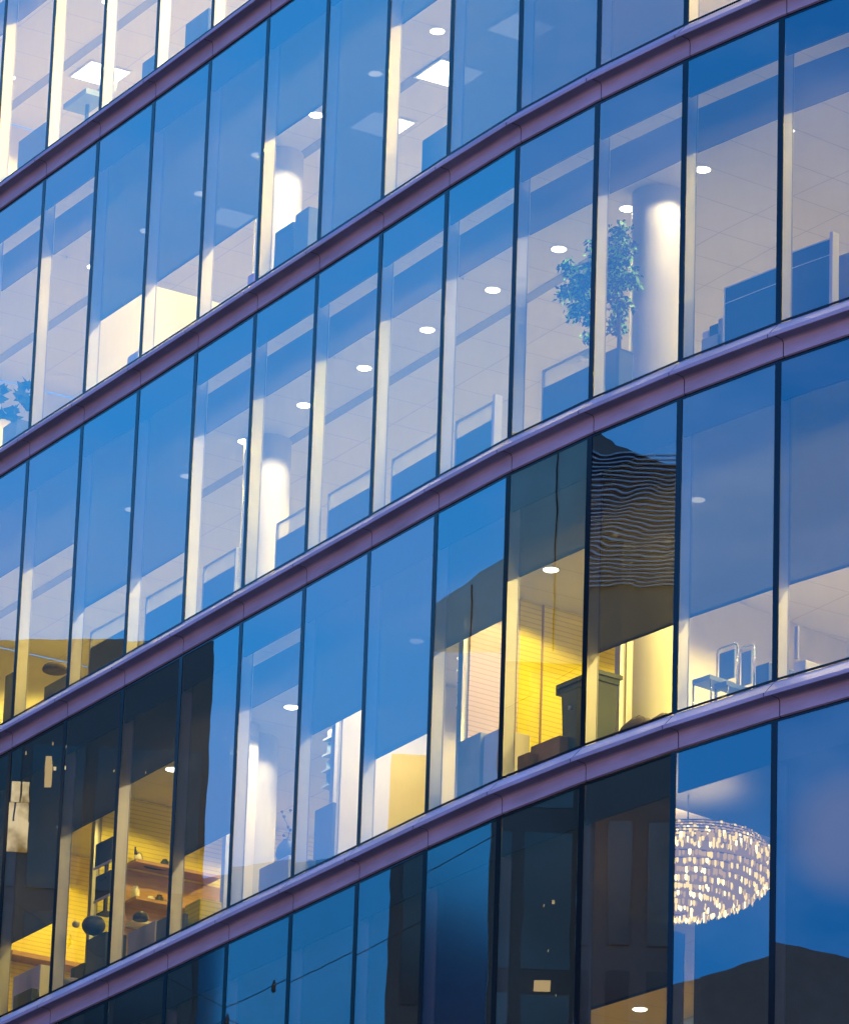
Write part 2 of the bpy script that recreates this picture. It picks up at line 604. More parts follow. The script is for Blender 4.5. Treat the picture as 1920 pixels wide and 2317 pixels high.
# ledges: lip, cove and fascia, jointed at every bay
PROF = [(0.0, -0.012), (0.135, -0.160), (0.158, -0.168), (0.158, -0.212), (0.150, -0.217), (0.052, -0.221), (0.036, -0.229), (0.025, -0.246), (0.020, -0.275), (0.020, -0.408), (0.0, -0.420)]
for r in range(0, 6):
    ztop = Z0 - H * (r - 1) if r > 0 else Z0 + H
    lm = MB()
    for c in range(C0, C1):
        off = 0.10
        g = 0.006
        rings = []
        for e in (0, 1):
            rg = []
            for i, (o_, z_) in enumerate(PROF):
                sh = off if i >= 4 else 0.0
                s_ = (g + sh) if e == 0 else (W - g + sh)
                if sh and e == 1 and c + 1 < C1:
                    q = L(c + 1, sh - g, -o_, ztop + z_)
                elif e == 1 and c + 1 < C1:
                    q = L(c + 1, -g, -o_, ztop + z_)
                else:
                    q = L(c, s_, -o_, ztop + z_)
                rg.append(q)
            if e == 1 and off and c + 1 < C1:
                # bend with the facade: insert the node station
                rings.append([ND(c + 1, -o_, ztop + z_) if i >= 4 else L(c + 1, -g, -o_, ztop + z_) for i, (o_, z_) in enumerate(PROF)])
            rings.append(rg)
        lm.ring(rings, closed=False, caps=False, smooth=False)
    for c in range(C0, C1):   # backing behind the joints
        lm.hexa([ND(c, -0.004, ztop - 0.41), ND(c + 1, -0.004, ztop - 0.41), ND(c + 1, 0.05, ztop - 0.41), ND(c, 0.05, ztop - 0.41),
                 ND(c, -0.004, ztop - 0.03), ND(c + 1, -0.004, ztop - 0.03), ND(c + 1, 0.05, ztop - 0.03), ND(c, 0.05, ztop - 0.03)], 1)
    lm.build('ledge', ['fascia', 'gasket'], office)

# slabs, ceilings, floors, rear walls
DEEP = 6.6
for r in range(1, 7):
    zc = cz_(r)
    zf = zh(r) + B - 0.02
    s_ = MB()
    for c in range(C0, C1):
        s_.hexa([ND(c, 0.07, zc + 0.012), ND(c + 1, 0.07, zc + 0.012), ND(c + 1, DEEP, zc + 0.012), ND(c, DEEP, zc + 0.012),
                 ND(c, 0.07, zf - 0.012), ND(c + 1, 0.07, zf - 0.012), ND(c + 1, DEEP, zf - 0.012), ND(c, DEEP, zf - 0.012)])
    s_.build('floor_slab', 'slab', office)
    strip(MB(), C0, C1, 0.07, DEEP, zf, True).build('floor', 'floor', office)
    if r < 6:
        ce = strip(MB(), C0, C1, 0.07, DEEP, zc, False).build('ceiling', 'ceiling', office)
        jn = MB()
        for c in range(C0 + 1, C1):
            for off_ in (0.0, 0.75):
                a_, b_ = (ND(c, .30, zc - .0015), ND(c, 6.3, zc - .0015))
                if off_:
                    a_, b_ = (ND(c, .30, zc - .0015) + ND(c - 1, .30, zc - .0015)) / 2, (ND(c, 6.3, zc - .0015) + ND(c - 1, 6.3, zc - .0015)) / 2
                t3 = Vector((fr(c - 1)[1].x, fr(c - 1)[1].y, 0)) * .0045
                jn.poly([a_ - t3, b_ - t3, b_ + t3, a_ + t3])
        for dd in (.95, 2.85, 3.6, 4.8):
            strip(jn, C0, C1, dd, dd + .009, zc - .0025, False)
        tag(jn.build('ceiling_joints', 'joint', ce), kind='stuff')
        if r in (1, 2, 3):
            sl_ = MB()
            for c in range(C0, -2 if r == 3 else 3):
                sl_.hexa([ND(c, 2.02, zc - 0.006), ND(c + 1, 2.02, zc - 0.006), ND(c + 1, 2.17, zc - 0.006), ND(c, 2.17, zc - 0.006),
                          ND(c, 2.02, zc - 0.002), ND(c + 1, 2.02, zc - 0.002), ND(c + 1, 2.17, zc - 0.002), ND(c, 2.17, zc - 0.002)])
            sl_.build('slot_diffuser', 'slot', ce)
        rw = MB()
        for c in range(C0, C1):
            rw.poly([ND(c, DEEP - 0.02, zc - 3.6), ND(c + 1, DEEP - 0.02, zc - 3.6), ND(c + 1, DEEP - 0.02, zc), ND(c, DEEP - 0.02, zc)])
        rw.poly([ND(C0, 0.08, zc - 3.3), ND(C0, DEEP, zc - 3.3), ND(C0, DEEP, zc - 0.01), ND(C0, 0.08, zc - 0.01)])
        rw.poly([ND(C1, 0.08, zc - 3.3), ND(C1, DEEP, zc - 3.3), ND(C1, DEEP, zc - 0.01), ND(C1, 0.08, zc - 0.01)])
        rw.build('rear_wall', 'wall', office)
# storeys below and above the part in view
low = MB()
for c in range(C0, C1):
    low.hexa([ND(c, 0.02, 0), ND(c + 1, 0.02, 0), ND(c + 1, DEEP, 0), ND(c, DEEP, 0),
              ND(c, 0.02, Z0 - H * 5 - 0.5 + 0.45 - 0.0), ND(c + 1, 0.02, Z0 - H * 5 - 0.05), ND(c + 1, DEEP, Z0 - H * 5 - 0.05), ND(c, DEEP, Z0 - H * 5 - 0.05)])
low.build('lower_wall', 'tower_win', office)
top = MB()
for c in range(C0, C1):
    top.hexa([ND(c, 0.02, Z0 + 0.05), ND(c + 1, 0.02, Z0 + 0.05), ND(c + 1, DEEP, Z0 + 0.05), ND(c, DEEP, Z0 + 0.05),
              ND(c, 0.02, Z0 + 7.6), ND(c + 1, 0.02, Z0 + 7.6), ND(c + 1, DEEP, Z0 + 7.6), ND(c, DEEP, Z0 + 7.6)])
top.build('upper_wall', 'tower_win', office)

# round columns, nine metres apart
for r in (1, 2, 3, 4):
    for (px, py, c) in ((609, 950, -5), (1490, 400, 0)):
        s0, _ = at_d(px, py, c, 1.88 if c == -5 else 1.70)
        d0 = 1.88 if c == -5 else 1.70
        p = L(c, s0, d0, 0)
        m = MB()
        rg = [[Vector((p.x + 0.30 * math.cos(2 * math.pi * k / 40), p.y + 0.30 * math.sin(2 * math.pi * k / 40), z)) for k in range(40)]
              for z in (zh(r) - CH - 0.01, zh(r) - CEIL - 0.006)]
        m.ring(rg, caps=False).build('column', 'column', office)


def cross_wall(r, c, s, d0, d1, mat, z0=None, z1=None, post=True, name='partition_wall'):
    zt = zh(r) - CEIL - 0.004
    zb = zh(r) - CH
    m = MB()
    lbox(m, c, s - 0.08, s, d0 + (0.10 if post else 0), d1, z0 or zb, z1 or zt)
    o = m.build(name, mat, office)
    if post:
        q = MB()
        lbox(q, c, s - 0.085, s + 0.006, d0, d0 + 0.045, zb, zt, 0)
        lbox(q, c, s - 0.06, s - 0.02, d0 + 0.046, d0 + 0.098, zb, zt, 1)
        q.build('end_post', ['alu', 'post'], o)
    return o


W1 = (-1, -2.48)
cross_wall(4, -1, -2.48, 1.22, 2.02, 'sky_tint_boards')
cross_wall(4, -1, -2.48, 2.021, 5.2, 'yellow', post=False)
cross_wall(4, 0, -0.86, 1.22, 1.60, 'wall')
cross_wall(4, -4, -1.27, 1.22, 5.2, 'wall')
cross_wall(4, -7, -2.98, 1.25, 5.2, 'yellow')
cross_wall(4, -6, -0.90, 1.22, 1.62, 'wall')
cross_wall(4, 2, -4.80, 3.4, 6.4, 'wall', post=False)
cross_wall(4, -9, -2.6, 1.1, 5.0, 'yellow')
cross_wall(4, -3, -3.6, 3.0, 6.4, 'wall', post=False)
_d, _z = at_s(1225, 1500, -1, -2.48)
_m = MB()
lbox(_m, -1, -2.478, -2.466, _d - .012, _d + .012, zh(4) - 3.0, zh(4) - CEIL - .01)
_m.build('wall_rail', 'card', office)
# cream box room on the second storey
cross_wall(2, -7, -1.95, 0.25, 2.6, 'wall', z1=zh(2) - 1.62, post=False)


# ------------------------------------------------------------------ lamps
STOREY = {1: 'top', 2: 'second', 3: 'third', 4: 'fourth', 5: 'lowest'}
ORD = ['first', 'second', 'third', 'fourth', 'fifth', 'sixth', 'seventh', 'eighth', 'ninth', 'tenth', 'eleventh', 'twelfth', 'thirteenth', 'fourteenth', 'fifteenth', 'sixteenth']
ring_me = None


def downlight(p, energy, label, group, col=LAMP, rad=0.088, lit='lamp'):
    global ring_me
    t = thing('downlight', label, 'ceiling light', group)
    t.location = p
    if ring_me is None:
        a = MB()
        n = 28
        a.ring([[Vector((q * math.cos(2 * math.pi * k / n), q * math.sin(2 * math.pi * k / n), z)) for k in range(n)]
                for q, z in ((0.088, -0.004), (0.106, -0.012), (0.110, -0.002))], caps=False)
        o = a.build('trim', 'alu')
        b = MB()
        b.ring([[Vector((q * math.cos(2 * math.pi * k / n), q * math.sin(2 * math.pi * k / n), z)) for k in range(n)] for q, z in ((0.087, -0.005), (0.07, -0.013), (0.04, -0.018), (0.004, -0.02))], caps=False)
        o2 = b.build('diffuser', 'lamp')
        ring_me = (o, o2)
    else:
        o, o2 = ring_me[0].copy(), ring_me[1].copy()
        COL.objects.link(o)
        COL.objects.link(o2)
    o.parent = t
    o2.parent = t
    l = bpy.data.lights.new('downlight_bulb', 'SPOT')
    l.energy = energy
    l.color = col
    l.spot_size = R(152)
    l.spot_blend = 0.22
    l.shadow_soft_size = 0.06
    lo = bpy.data.objects.new('downlight_bulb', l)
    COL.objects.link(lo)
    lo.parent = t
    lo.location = (0, 0, -0.03)
    return t


WARM = {1: (1.0, 0.68, 0.15), 2: (1.0, 0.68, 0.12), 3: (1.0, 0.72, 0.10), 4: (1.0, 0.72, 0.15)}
EN = {1: 760, 2: 430, 3: 185, 4: 215}


def dim(r, c):
    if r == 4:
        return .85 if c <= -7 else 2.0 if c >= 0 else 1.0 if c >= -3 else 1.0
    if r == 3:
        return 1.8 if c <= -2 else .95
    return 1.0


for r in (1, 2, 3, 4):
    k = 0
    for c in range(-12, 5):
        colr = (1.0, 0.75, 0.24) if r == 4 and c >= 0 else (1.0, 0.77, 0.40) if (r == 4 and -7 < c < -3) or (r == 3 and -2 < c < 2) or (r < 4 and c in (-6, -5)) else (1.0, 0.74, 0.26) if r == 4 and c >= -3 else WARM[r]
        p = ND(c, 1.62, zh(r) - CEIL)
        o_, t_, n_ = fr(min(c, C1 - 1))
        p = p - Vector((t_.x, t_.y, 0)) * 0.10
        downlight(p, EN[r] * dim(r, c), 'lit round downlight, number %s from the left in the row nearest the glass, %s storey' % (ORD[k], STOREY[r]) if k < 16 else 'lit round downlight at the right end of its row, %s storey' % STOREY[r],
                  'round downlights behind the glass', colr)
        k += 1
    k = 0
    for c in range(-12, 5, 2):  # inner row, mostly out of view, added to light the rooms
        p = ND(c, 4.3, zh(r) - CEIL)
        downlight(p, EN[r] * 1.7 * dim(r, c), 'lit round downlight, number %s from the left in the added inner row, %s storey' % (ORD[k], STOREY[r]),
                  'added round downlights deeper in the offices', WARM[r])
        k += 1
p = L(0, *at_z(1447, 2284, 0, cz_(5)), cz_(5))
downlight(p, 1300, 'lit round downlight under the amber ceiling below the lowered blind, lowest storey', 'round downlights behind the glass', (1, 0.6, 0.16))


def square_light(r, c, x, y, label, size=0.6, en=60):
    s, d = at_z(x, y, c, zh(r) - CEIL)
    z = zh(r) - CEIL
    t = thing('panel_light', label, 'ceiling light', 'square ceiling panels')
    a = MB()
    h = size / 2
    lbox(a, c, s - h, s + h, d - h, d + h, z - 0.02, z - 0.006)
    a.build('diffuser', 'panel', t)
    b = MB()
    for q in ((s - h - 0.03, s + h + 0.03, d - h - 0.03, d - h - 0.002), (s - h - 0.03, s + h + 0.03, d + h + 0.002, d + h + 0.03),
              (s - h - 0.03, s - h - 0.002, d - h - 0.002, d + h + 0.002), (s + h + 0.002, s + h + 0.03, d - h - 0.002, d + h + 0.002)):
        lbox(b, c, *q, z - 0.024, z - 0.004)
    b.build('frame', 'alu', t)


square_light(1, -9, 228, 165, 'square lit ceiling panel above the round backed chair, top storey', 0.62)
square_light(2, -3, 1018, 165, 'square lit ceiling panel in the open window beside the pale jamb, second storey', 0.62)
square_light(2, -4, 865, 280, 'square lit ceiling panel glowing through the lowered blind right of the column, second storey', 0.6)
square_light(2, -1, 1180, 60, 'square lit ceiling panel glowing through a blind at the top edge, second storey', 0.6)
square_light(2, -6, 520, 490, 'square lit ceiling panel seen half hidden by a blind left of the column, second storey', 0.5)

sp_me = None
kk = 0
for r in (1, 2, 3):
    for c in (-10, -8, -5, -3, -1, 1):
        p = ND(c, 1.15, zh(r) - CEIL)
        kk += 1
        if sp_me is None:
            m = MB()
            m.ring([[Vector((q * math.cos(a), q * math.sin(a), z)) for a in [2 * math.pi * i / 12 for i in range(12)]] for z, q in ((-.001, .03), (-.006, .028), (-.010, .010), (-.03, .008), (-.034, .018), (-.037, .018))])
            sp_me = m.build('sprinkler_head', 'alu')
            o = sp_me
        else:
            o = sp_me.copy()
            COL.objects.link(o)
        o.location = p
        tag(o, 'tiny ceiling sprinkler head near the glass, %s of its row from the left, %s storey' % (ORD[(kk - 1) % 6], STOREY[r]), 'sprinkler', 'sprinkler heads in the ceilings')


# ------------------------------------------------------------------ ground and the street opposite
g = MB()
g.poly([(-600, -400, 0), (600, -400, 0), (600, 800, 0), (-600, 800, 0)])
tag(g.build('ground', 'ground'), kind='structure')
g = MB()
g.poly([(-26, -300, 0.004), (-14, -300, 0.004), (-14, 500, 0.004), (-26, 500, 0.004)])
tag(g.build('road', 'road'), kind='structure')



def tower(name, label, P, az, w, dep, h, mat='tower', z_win=(20, 99), lit=0.05, bay=1.4, fl=3.5, seed=1, roofline=None, gap=0.12):
    """block whose front right corner is P; its front faces back along bearing az, w metres wide to the left"""
    rnd = random.Random(seed)
    d = Vector((math.sin(R(az)), math.cos(R(az))))
    e = Vector((d.y, -d.x))
    if e.y < 0:
        e = -e
    P = Vector(P)
    t = thing(name, label, 'building', 'buildings across the street')

    def q(a, b, z):
        v = P + e * a + d * b
        return Vector((v.x, v.y, z))
    rl = roofline or [(0, h), (w, h)]
    m = MB()
    front = [q(0, 0, 0)] + [q(w, 0, 0)] + [q(a, 0, z) for a, z in reversed(rl)]
    sh = 0.5
    back = [q(0 + sh, dep, 0)] + [q(w - sh, dep, 0)] + [q(min(max(a, sh), w - sh), dep, z) for a, z in reversed(rl)]
    m.poly(front)
    m.poly(back[::-1])
    n = len(front)
    for k in range(n):
        m.poly([front[k], back[k], back[(k + 1) % n], front[(k + 1) % n]], 1 if 1 < k < n - 1 else 0)
    m.build('wall', [mat, 'roof'], t)
    dk, lt = MB(), MB()

    def top_at(a):
        for (a0, z0), (a1, z1) in zip(rl, rl[1:]):
            if a0 <= a <= a1:
                return z0 + (z1 - z0) * (a - a0) / max(1e-6, a1 - a0)
        return h
    for k in range(int(z_win[0] / fl), 30):
        for i in range(int(w / bay)):
            a0, a1 = bay * i + gap, bay * (i + 1) - gap
            z0, z1 = fl * k + 0.35, fl * (k + 1) - 0.15
            if z1 > min(z_win[1], top_at(a0) - 0.4, top_at(a1) - 0.4):
                continue
            mm = lt if rnd.random() < lit else dk
            if mm is lt:
                a1 = a0 + (a1 - a0) * rnd.uniform(.3, 1)
                z0 = z1 - (z1 - z0) * rnd.uniform(.25, .9)
            mm.hexa([q(a0, -0.03, z0), q(a1, -0.03, z0), q(a1, 0.02, z0), q(a0, 0.02, z0), q(a0, -0.03, z1), q(a1, -0.03, z1), q(a1, 0.02, z1), q(a0, 0.02, z1)])
    if dk.v:
        tag(dk.build('window_glazing', 'tower_win', t), kind='stuff')
    if lt.v:
        tag(lt.build('lit_window', 'tower_lit', t), kind='stuff')
    return t, q


gl, _q = tower('glass_tower', 'wide dark glass tower opposite, mirrored in the lower left panes', (-40.7, 89.4), -58.1, 34, 12, 40.7, lit=0.02, seed=3, roofline=[(0, 40.75), (6, 40.4), (34, 39.4)])
tower('slim_tower', 'slim dark tower opposite, right of the wide dark glass tower', (-39.8, 81.1), -61.5, 2.95, 10, 36.85, lit=0.03, seed=5)
gt, gq = tower('grey_tower', 'grey panelled tower opposite with a roof sloping down to its left', (-42.0, 73.4), -67, 8.4, 10, 43.2, 'tower2', lit=0.05, seed=8, bay=1.15, fl=3.2,
              z_win=(20, 38.5), roofline=[(0, 43.2), (4.6, 43.2), (6.7, 40.75), (8.4, 39.45)])
m = MB()
m.hexa([gq(6.9, -0.06, 20), gq(8.3, -0.06, 20), gq(8.3, 0.02, 20), gq(6.9, 0.02, 20), gq(6.9, -0.06, 38.6), gq(8.3, -0.06, 38.6), gq(8.3, 0.02, 38.6), gq(6.9, 0.02, 38.6)])
m.build('blue_glazing', 'blue_glaz', gt)
m = MB()
m.hexa([gq(0.02, -0.018, 20), gq(6.88, -0.018, 20), gq(6.88, 0.02, 20), gq(0.02, 0.02, 20), gq(0.02, -0.018, 38.45), gq(6.88, -0.018, 38.45), gq(6.88, 0.02, 38.45), gq(0.02, 0.02, 38.45)])
m.build('lower_cladding', 'tower', gt)
m = MB()
for a in (0.6, 1.75, 2.9, 4.05, 5.2, 6.35, 7.5):
    m.hexa([gq(a, -0.02, 38.7), gq(a + .03, -0.02, 38.7), gq(a + .03, 0.01, 38.7), gq(a, 0.01, 38.7), gq(a, -0.02, 43), gq(a + .03, -0.02, 43), gq(a + .03, 0.01, 43), gq(a, 0.01, 43)] if a < 4.4 else
           [gq(a, -0.02, 38.7), gq(a + .03, -0.02, 38.7), gq(a + .03, 0.01, 38.7), gq(a, 0.01, 38.7), gq(a, -0.02, 40), gq(a + .03, -0.02, 40), gq(a + .03, 0.01, 40), gq(a, 0.01, 40)])
m.build('panel_joint', 'gasket', gt)
lt_, lq = tower('louvred_block', 'dark block opposite with a band of horizontal metal louvres under its roof', (-42.0, 65.0), -77.5, 7.6, 12, 42.9, lit=0.10, seed=12, z_win=(20, 36.5), bay=0.75, fl=2.9,
               gap=0.16, roofline=[(0, 41.2), (3.0, 42.2), (4.0, 43.2), (7.6, 43.4)])
for k in range(30):
    z = 39.3 + k * 0.092
    m = MB()
    m.hexa([lq(0.5, -0.10, z), lq(5.9, -0.10, z), lq(5.9, 0.0, z + .02), lq(0.5, 0.0, z + .02), lq(0.5, -0.10, z + .026), lq(5.9, -0.10, z + .026), lq(5.9, 0.0, z + .046), lq(0.5, 0.0, z + .046)])
    m.build('louvre', 'louvre', lt_)
tower('gabled_block', 'lower dark block opposite with a shallow ridged roof', (-43.0, 51.0), -87.5, 12.5, 12, 31.5, 'roof', lit=0.0, seed=15, z_win=(10, 26),
      roofline=[(0, 31.5), (7.2, 32.9), (12.5, 31.2)])


def seen(x, y, c, P, az, dist=0.05):
    """survey: where a point mirrored in pane c lies on the front of the block opposite"""
    o, t, n = fr(c)
    q = ray(x, y)
    k = (o.dot(n)) / Vector((q.x, q.y)).dot(n)
    h = EYE + q * k
    n3 = Vector((n.x, n.y, 0))
    v = q - n3 * (2 * q.dot(n3))
    d = Vector((math.sin(R(az)), math.cos(R(az)), 0))
    u = (Vector((P[0], P[1], 0)) - d * dist - h).dot(d) / v.dot(d)
    return h + v * u


def lit_patch(parent, x, y, c, P, az, wpx, hpx, mat, name='lit_window', mull=0):
    p = seen(x, y, c, P, az)
    d = Vector((math.sin(R(az)), math.cos(R(az)), 0))
    e = Vector((-d.y, d.x, 0))
    if e.y < 0:
        e = -e
    sc = (Vector((p.x, p.y, 0)).length + 40) / FPX
    a, b = wpx * sc / 2, hpx * sc / 2
    m = MB()
    cells = mull + 1
    for i in range(cells):
        a0, a1 = -a + 2 * a * i / cells + .02, -a + 2 * a * (i + 1) / cells - .02
        m.hexa([p + e * a0 + Vector((0, 0, -b)), p + e * a1 + Vector((0, 0, -b)), p + e * a1 + d * .03 + Vector((0, 0, -b)), p + e * a0 + d * .03 + Vector((0, 0, -b)),
                p + e * a0 + Vector((0, 0, b)), p + e * a1 + Vector((0, 0, b)), p + e * a1 + d * .03 + Vector((0, 0, b)), p + e * a0 + d * .03 + Vector((0, 0, b))])
    return m.build(name, mat, parent)


PA, AZA = (-40.7, 89.4), -58.1
for x, y, c, w_, h_, mm, mu in ((36, 1790, -9, 60, 40, 'room_lit', 2), (34, 1838, -9, 56, 40, 'room_lit', 1), (30, 1892, -9, 62, 60, 'room_lit', 0), (112, 1745, -9, 16, 60, 'tower_lit', 0),
                          (123, 1682, -9, 7, 6, 'room_lit', 0), (148, 1690, -8, 6, 5, 'room_lit', 0), (125, 1737, -9, 9, 7, 'room_lit', 0), (145, 1737, -8, 8, 7, 'room_lit', 0), (60, 1702, -9, 6, 6, 'room_lit', 0), (258, 1745, -8, 6, 4, 'tower_lit', 0)):
    lit_patch(gl, x, y, c, PA, AZA, w_, h_, mm, 'lit_window' if w_ > 12 else 'wall_lamp', mu)
for x, y, w_, h_, mm in ((1256, 2040, 9, 8, 'room_lit'), (1238, 2048, 6, 5, 'tower_lit'), (1232, 2230, 36, 22, 'tower_lit'), (1244, 2150, 6, 5, 'tower_lit'), (1262, 2252, 5, 4, 'tower_lit')):
    lit_patch(gt, x, y, -1, (-42.0, 73.4), -67, w_, h_, mm, 'lit_window' if w_ > 12 else 'wall_lamp')


tower('blue_glass_block', 'distant blue glass block opposite, between the wide dark tower and the slim tower', (-52.0, 89.6), -59.5, 13, 6, 39.8, 'blue_glaz', lit=0.0, seed=19, z_win=(60, 61),
      roofline=[(0, 39.75), (2, 39.45), (8, 38.35), (13, 37.6)])
# festoon cables across the street, mirrored in the lowest panes
def cable(label, a, b, sag, knots, rad=0.008):
    a, b = Vector(a), Vector(b)
    t = thing('overhead_cable', label, 'cable', 'cables strung across the street')
    pts = []
    for k in range(25):
        u = k / 24
        p = a.lerp(b, u)
        p.z -= sag * 4 * u * (1 - u)
        pts.append(p)
    MB().tube(pts, rad, 6).build('wire', 'dark', t)
    for u in knots:
        p = a.lerp(b, u)
        p.z -= sag * 4 * u * (1 - u)
        MB().tube([p + Vector((0, 0, .09)), p + Vector((0, 0, .02)), p - Vector((0, 0, .10)), p - Vector((0, 0, .13))], [.012, .03, .035, .012], 8).build('clamp', 'dark', t)


cable('dark sagging cable with clamps opposite, rising toward the slim tower', (-26.0, 86.5, 26.2), (-24.2, 66.0, 32.6), 0.9, (.25, .42, .6))
cable('lower dark sagging cable with clamps opposite, near the wide glass tower', (-25.2, 85.2, 31.6), (-26.2, 74.0, 25.4), 0.5, (.3, .55))


# ------------------------------------------------------------------ things inside the offices
def box_thing(name, label, cat, r, c, s0, s1, d0, d1, z0, z1, mat, group=None):
    m = MB()
    lbox(m, c, s0, s1, d0, d1, z0, z1)
    o = m.build(name, mat)
    bv = o.modifiers.new('bevel', 'BEVEL')
    bv.width = 0.008
    bv.segments = 2
    return tag(o, label, cat, group)


FLR = lambda r: zh(r) - CH - 0.015


def desk_screen(r, c, s0, s1, d, top, label, posts=(), strip_=True):
    """a desk screen parallel to the glass; top: metres below the pane head"""
    t = thing('desk_screen', label, 'desk screen', 'desk screens behind the third storey glass')
    zt = zh(r) - top
    zb = FLR(r) + 0.02
    m = MB()
    if strip_:
        lbox(m, c, s0 + .025, s1 - .025, d + .008, d + .03, zb, zt - .22)
    else:
        lbox(m, c, s0 + .02, s1 - .02, d + .004, d + .034, zb, zt - .015)
    m.build('panel', 'screen', t)
    f = MB()
    lbox(f, c, s0, s1, d, d + .04, zt - .014, zt)
    lbox(f, c, s0, s0 + .022, d, d + .04, zb, zt - .0145)
    lbox(f, c, s1 - .022, s1, d, d + .04, zb, zt - .0145)
    f.build('frame', 'post' if strip_ else 'alu', t)
    if strip_:
        g_ = MB()
        g_.poly([L(c, s0 + .025, d + .02, zt - .22), L(c, s1 - .025, d + .02, zt - .22), L(c, s1 - .025, d + .02, zt - .015), L(c, s0 + .025, d + .02, zt - .015)])
        g_.build('glass_strip', 'frost', t)
    else:
        q_ = MB()
        lbox(q_, c, s0 + .02, s1 - .02, d - .003, d + .003, zt - .20, zt - .19)
        q_.build('rail', 'alu', t)
    for sp in posts:
        q_ = MB()
        lbox(q_, c, sp - .022, sp + .022, d - .03, d + .07, zb, zt + .05)
        q_.build('post', 'paper', t)
    return t


def span(x0, y0, x1, y1, c, r, d):
    a, b = at_d(x0, y0, c, d), at_d(x1, y1, c, d)
    return a[0], b[0], zh(r) - (a[1] + b[1]) / 2


desk_screen(3, 1, *span(1637, 656, 1790, 585, 1, 3, .6)[:2], .6, span(1637, 656, 1753, 600, 1, 3, .6)[2], 'tall dark blue desk screen with a thin rail, second pane from the right edge', (), False)
desk_screen(3, 2, *span(1780, 582, 1880, 530, 2, 3, .6)[:2], .6, span(1802, 572, 1875, 532, 2, 3, .6)[2], 'dark blue desk screen ending in a pale post at the right edge', (span(1800, 572, 1884, 532, 2, 3, .6)[1],), False)
for c, x0, y0, x1, y1, lab, po in ((-1, 1226, 838, 1325, 790, 'desk screen with pale glass strip under the branches of the potted tree', None),
                                   (-2, 1030, 956, 1115, 905, 'desk screen with a white end post, left of the potted tree', 1121),
                                   (-3, 886, 1040, 968, 990, 'desk screen with pale glass strip, three panes left of the potted tree', None),
                                   (-4, 742, 1117, 833, 1065, 'desk screen three panes right of the lit round column, third storey', None),
                                   (-5, 625, 1185, 690, 1147, 'desk screen in front of the lit round column, third storey', None),
                                   (-6, 460, 1283, 512, 1252, 'desk screen just left of the lit round column, third storey', None),
                                   (-7, 330, 1352, 405, 1310, 'desk screen under the blind two panes left of the round column, third storey', None),
                                   (-8, 204, 1430, 280, 1388, 'desk screen under the blind three panes left of the round column, third storey', None)):
    s0, s1, dr = span(x0, y0, x1, y1, c, 3, .6)
    desk_screen(3, c, s0, s1 + .25 if po is None else s1, .6, dr, lab, (at_d(po, 940, c, .6)[0],) if po else ())

def at_box(name, label, cat, r, c, x0, yt, x1, d, depth, mat, bottom=None, group=None):
    s0, z1 = at_d(x0, yt, c, d)
    s1, _ = at_d(x1, yt, c, d)
    return box_thing(name, label, cat, r, c, s0, s1, d, d + depth, bottom or FLR(r) + .02, z1, mat, group)


at_box('computer_tower', 'slim grey upright computer case left of the tall blue screen, third storey', 'computer', 3, 1, 1624, 722, 1634, .62, .3, 'post')
at_box('drawer_unit', 'teal grey low drawer unit left of the tall blue screen, third storey', 'cabinet', 3, 1, 1586, 768, 1622, .58, .35, 'cabinet')
at_box('folder_pile', 'dark pile of folders on the teal grey drawer unit, third storey', 'folders', 3, 1, 1604, 738, 1623, .66, .2, 'screen', bottom=at_d(1604, 766, 1, .66)[1])
at_box('paper_pile', 'white papers on the teal grey drawer unit, third storey', 'papers', 3, 1, 1588, 752, 1602, .66, .2, 'paper', bottom=at_d(1588, 766, 1, .66)[1])
at_box('chair_back', 'beige chair back right of the pale post at the right edge, third storey', 'chair', 3, 2, 1892, 580, 1935, .9, .07, 'card')
# ---- potted ficus
t = thing('potted_tree', 'leafy indoor fig tree in a tall dark planter beside the round column', 'potted tree')
PD = 0.75
ps, pz = at_d(1400, 800, 0, PD)
m = MB()
for i, (z0, z1, k) in enumerate(((FLR(3) + .01, pz, .17),)):
    rg = []
    for z, q in ((z0, .10), (z0 + .02, .105), (z1 - .03, .125), (z1, .13), (z1, .11), (z1 - .05, .11)):
        rg.append([L(0, ps + q * a, PD + q * b, z) for a, b in ((-1, -.8), (-.8, -1), (.8, -1), (1, -.8), (1, .8), (.8, 1), (-.8, 1), (-1, .8))])
    m.ring(rg, smooth=False)
m.build('planter', 'navy', t)
trunk_pts = [L(0, ps, PD, pz - .04), L(0, ps - .03, PD + .02, pz + .35), L(0, ps - .06, PD, pz + .7), L(0, ps - .10, PD + .03, pz + 1.1)]
m = MB().tube(trunk_pts, [.028, .024, .018, .010], 8)
rnd = random.Random(4)
CL = [(1400, 525, .14), (1410, 560, .15), (1395, 600, .17), (1385, 640, .18), (1420, 630, .15), (1400, 690, .16), (1395, 735, .13), (1360, 600, .18),
      (1330, 630, .2), (1305, 650, .18), (1285, 605, .11), (1275, 665, .10), (1322, 690, .16), (1300, 705, .12), (1345, 720, .12), (1350, 560, .14), (1380, 560, .13), (1330, 760, .08), (1340, 800, .07)]
ctr = []
for x, y, rr in CL:
    a, z = at_d(x, y, 0, PD)
    dd = PD + rnd.uniform(-.14, .16)
    a, z = at_d(x, y, 0, dd)
    ctr.append((L(0, a, dd, z), rr))
for p, rr in ctr:
    b0 = min(trunk_pts, key=lambda v: (v - p).length)
    m.tube([b0, b0.lerp(p, .5) + Vector((0, 0, .05)), p], [.010, .007, .004], 5)
m.build('trunk', 'bark', t)
m = MB()
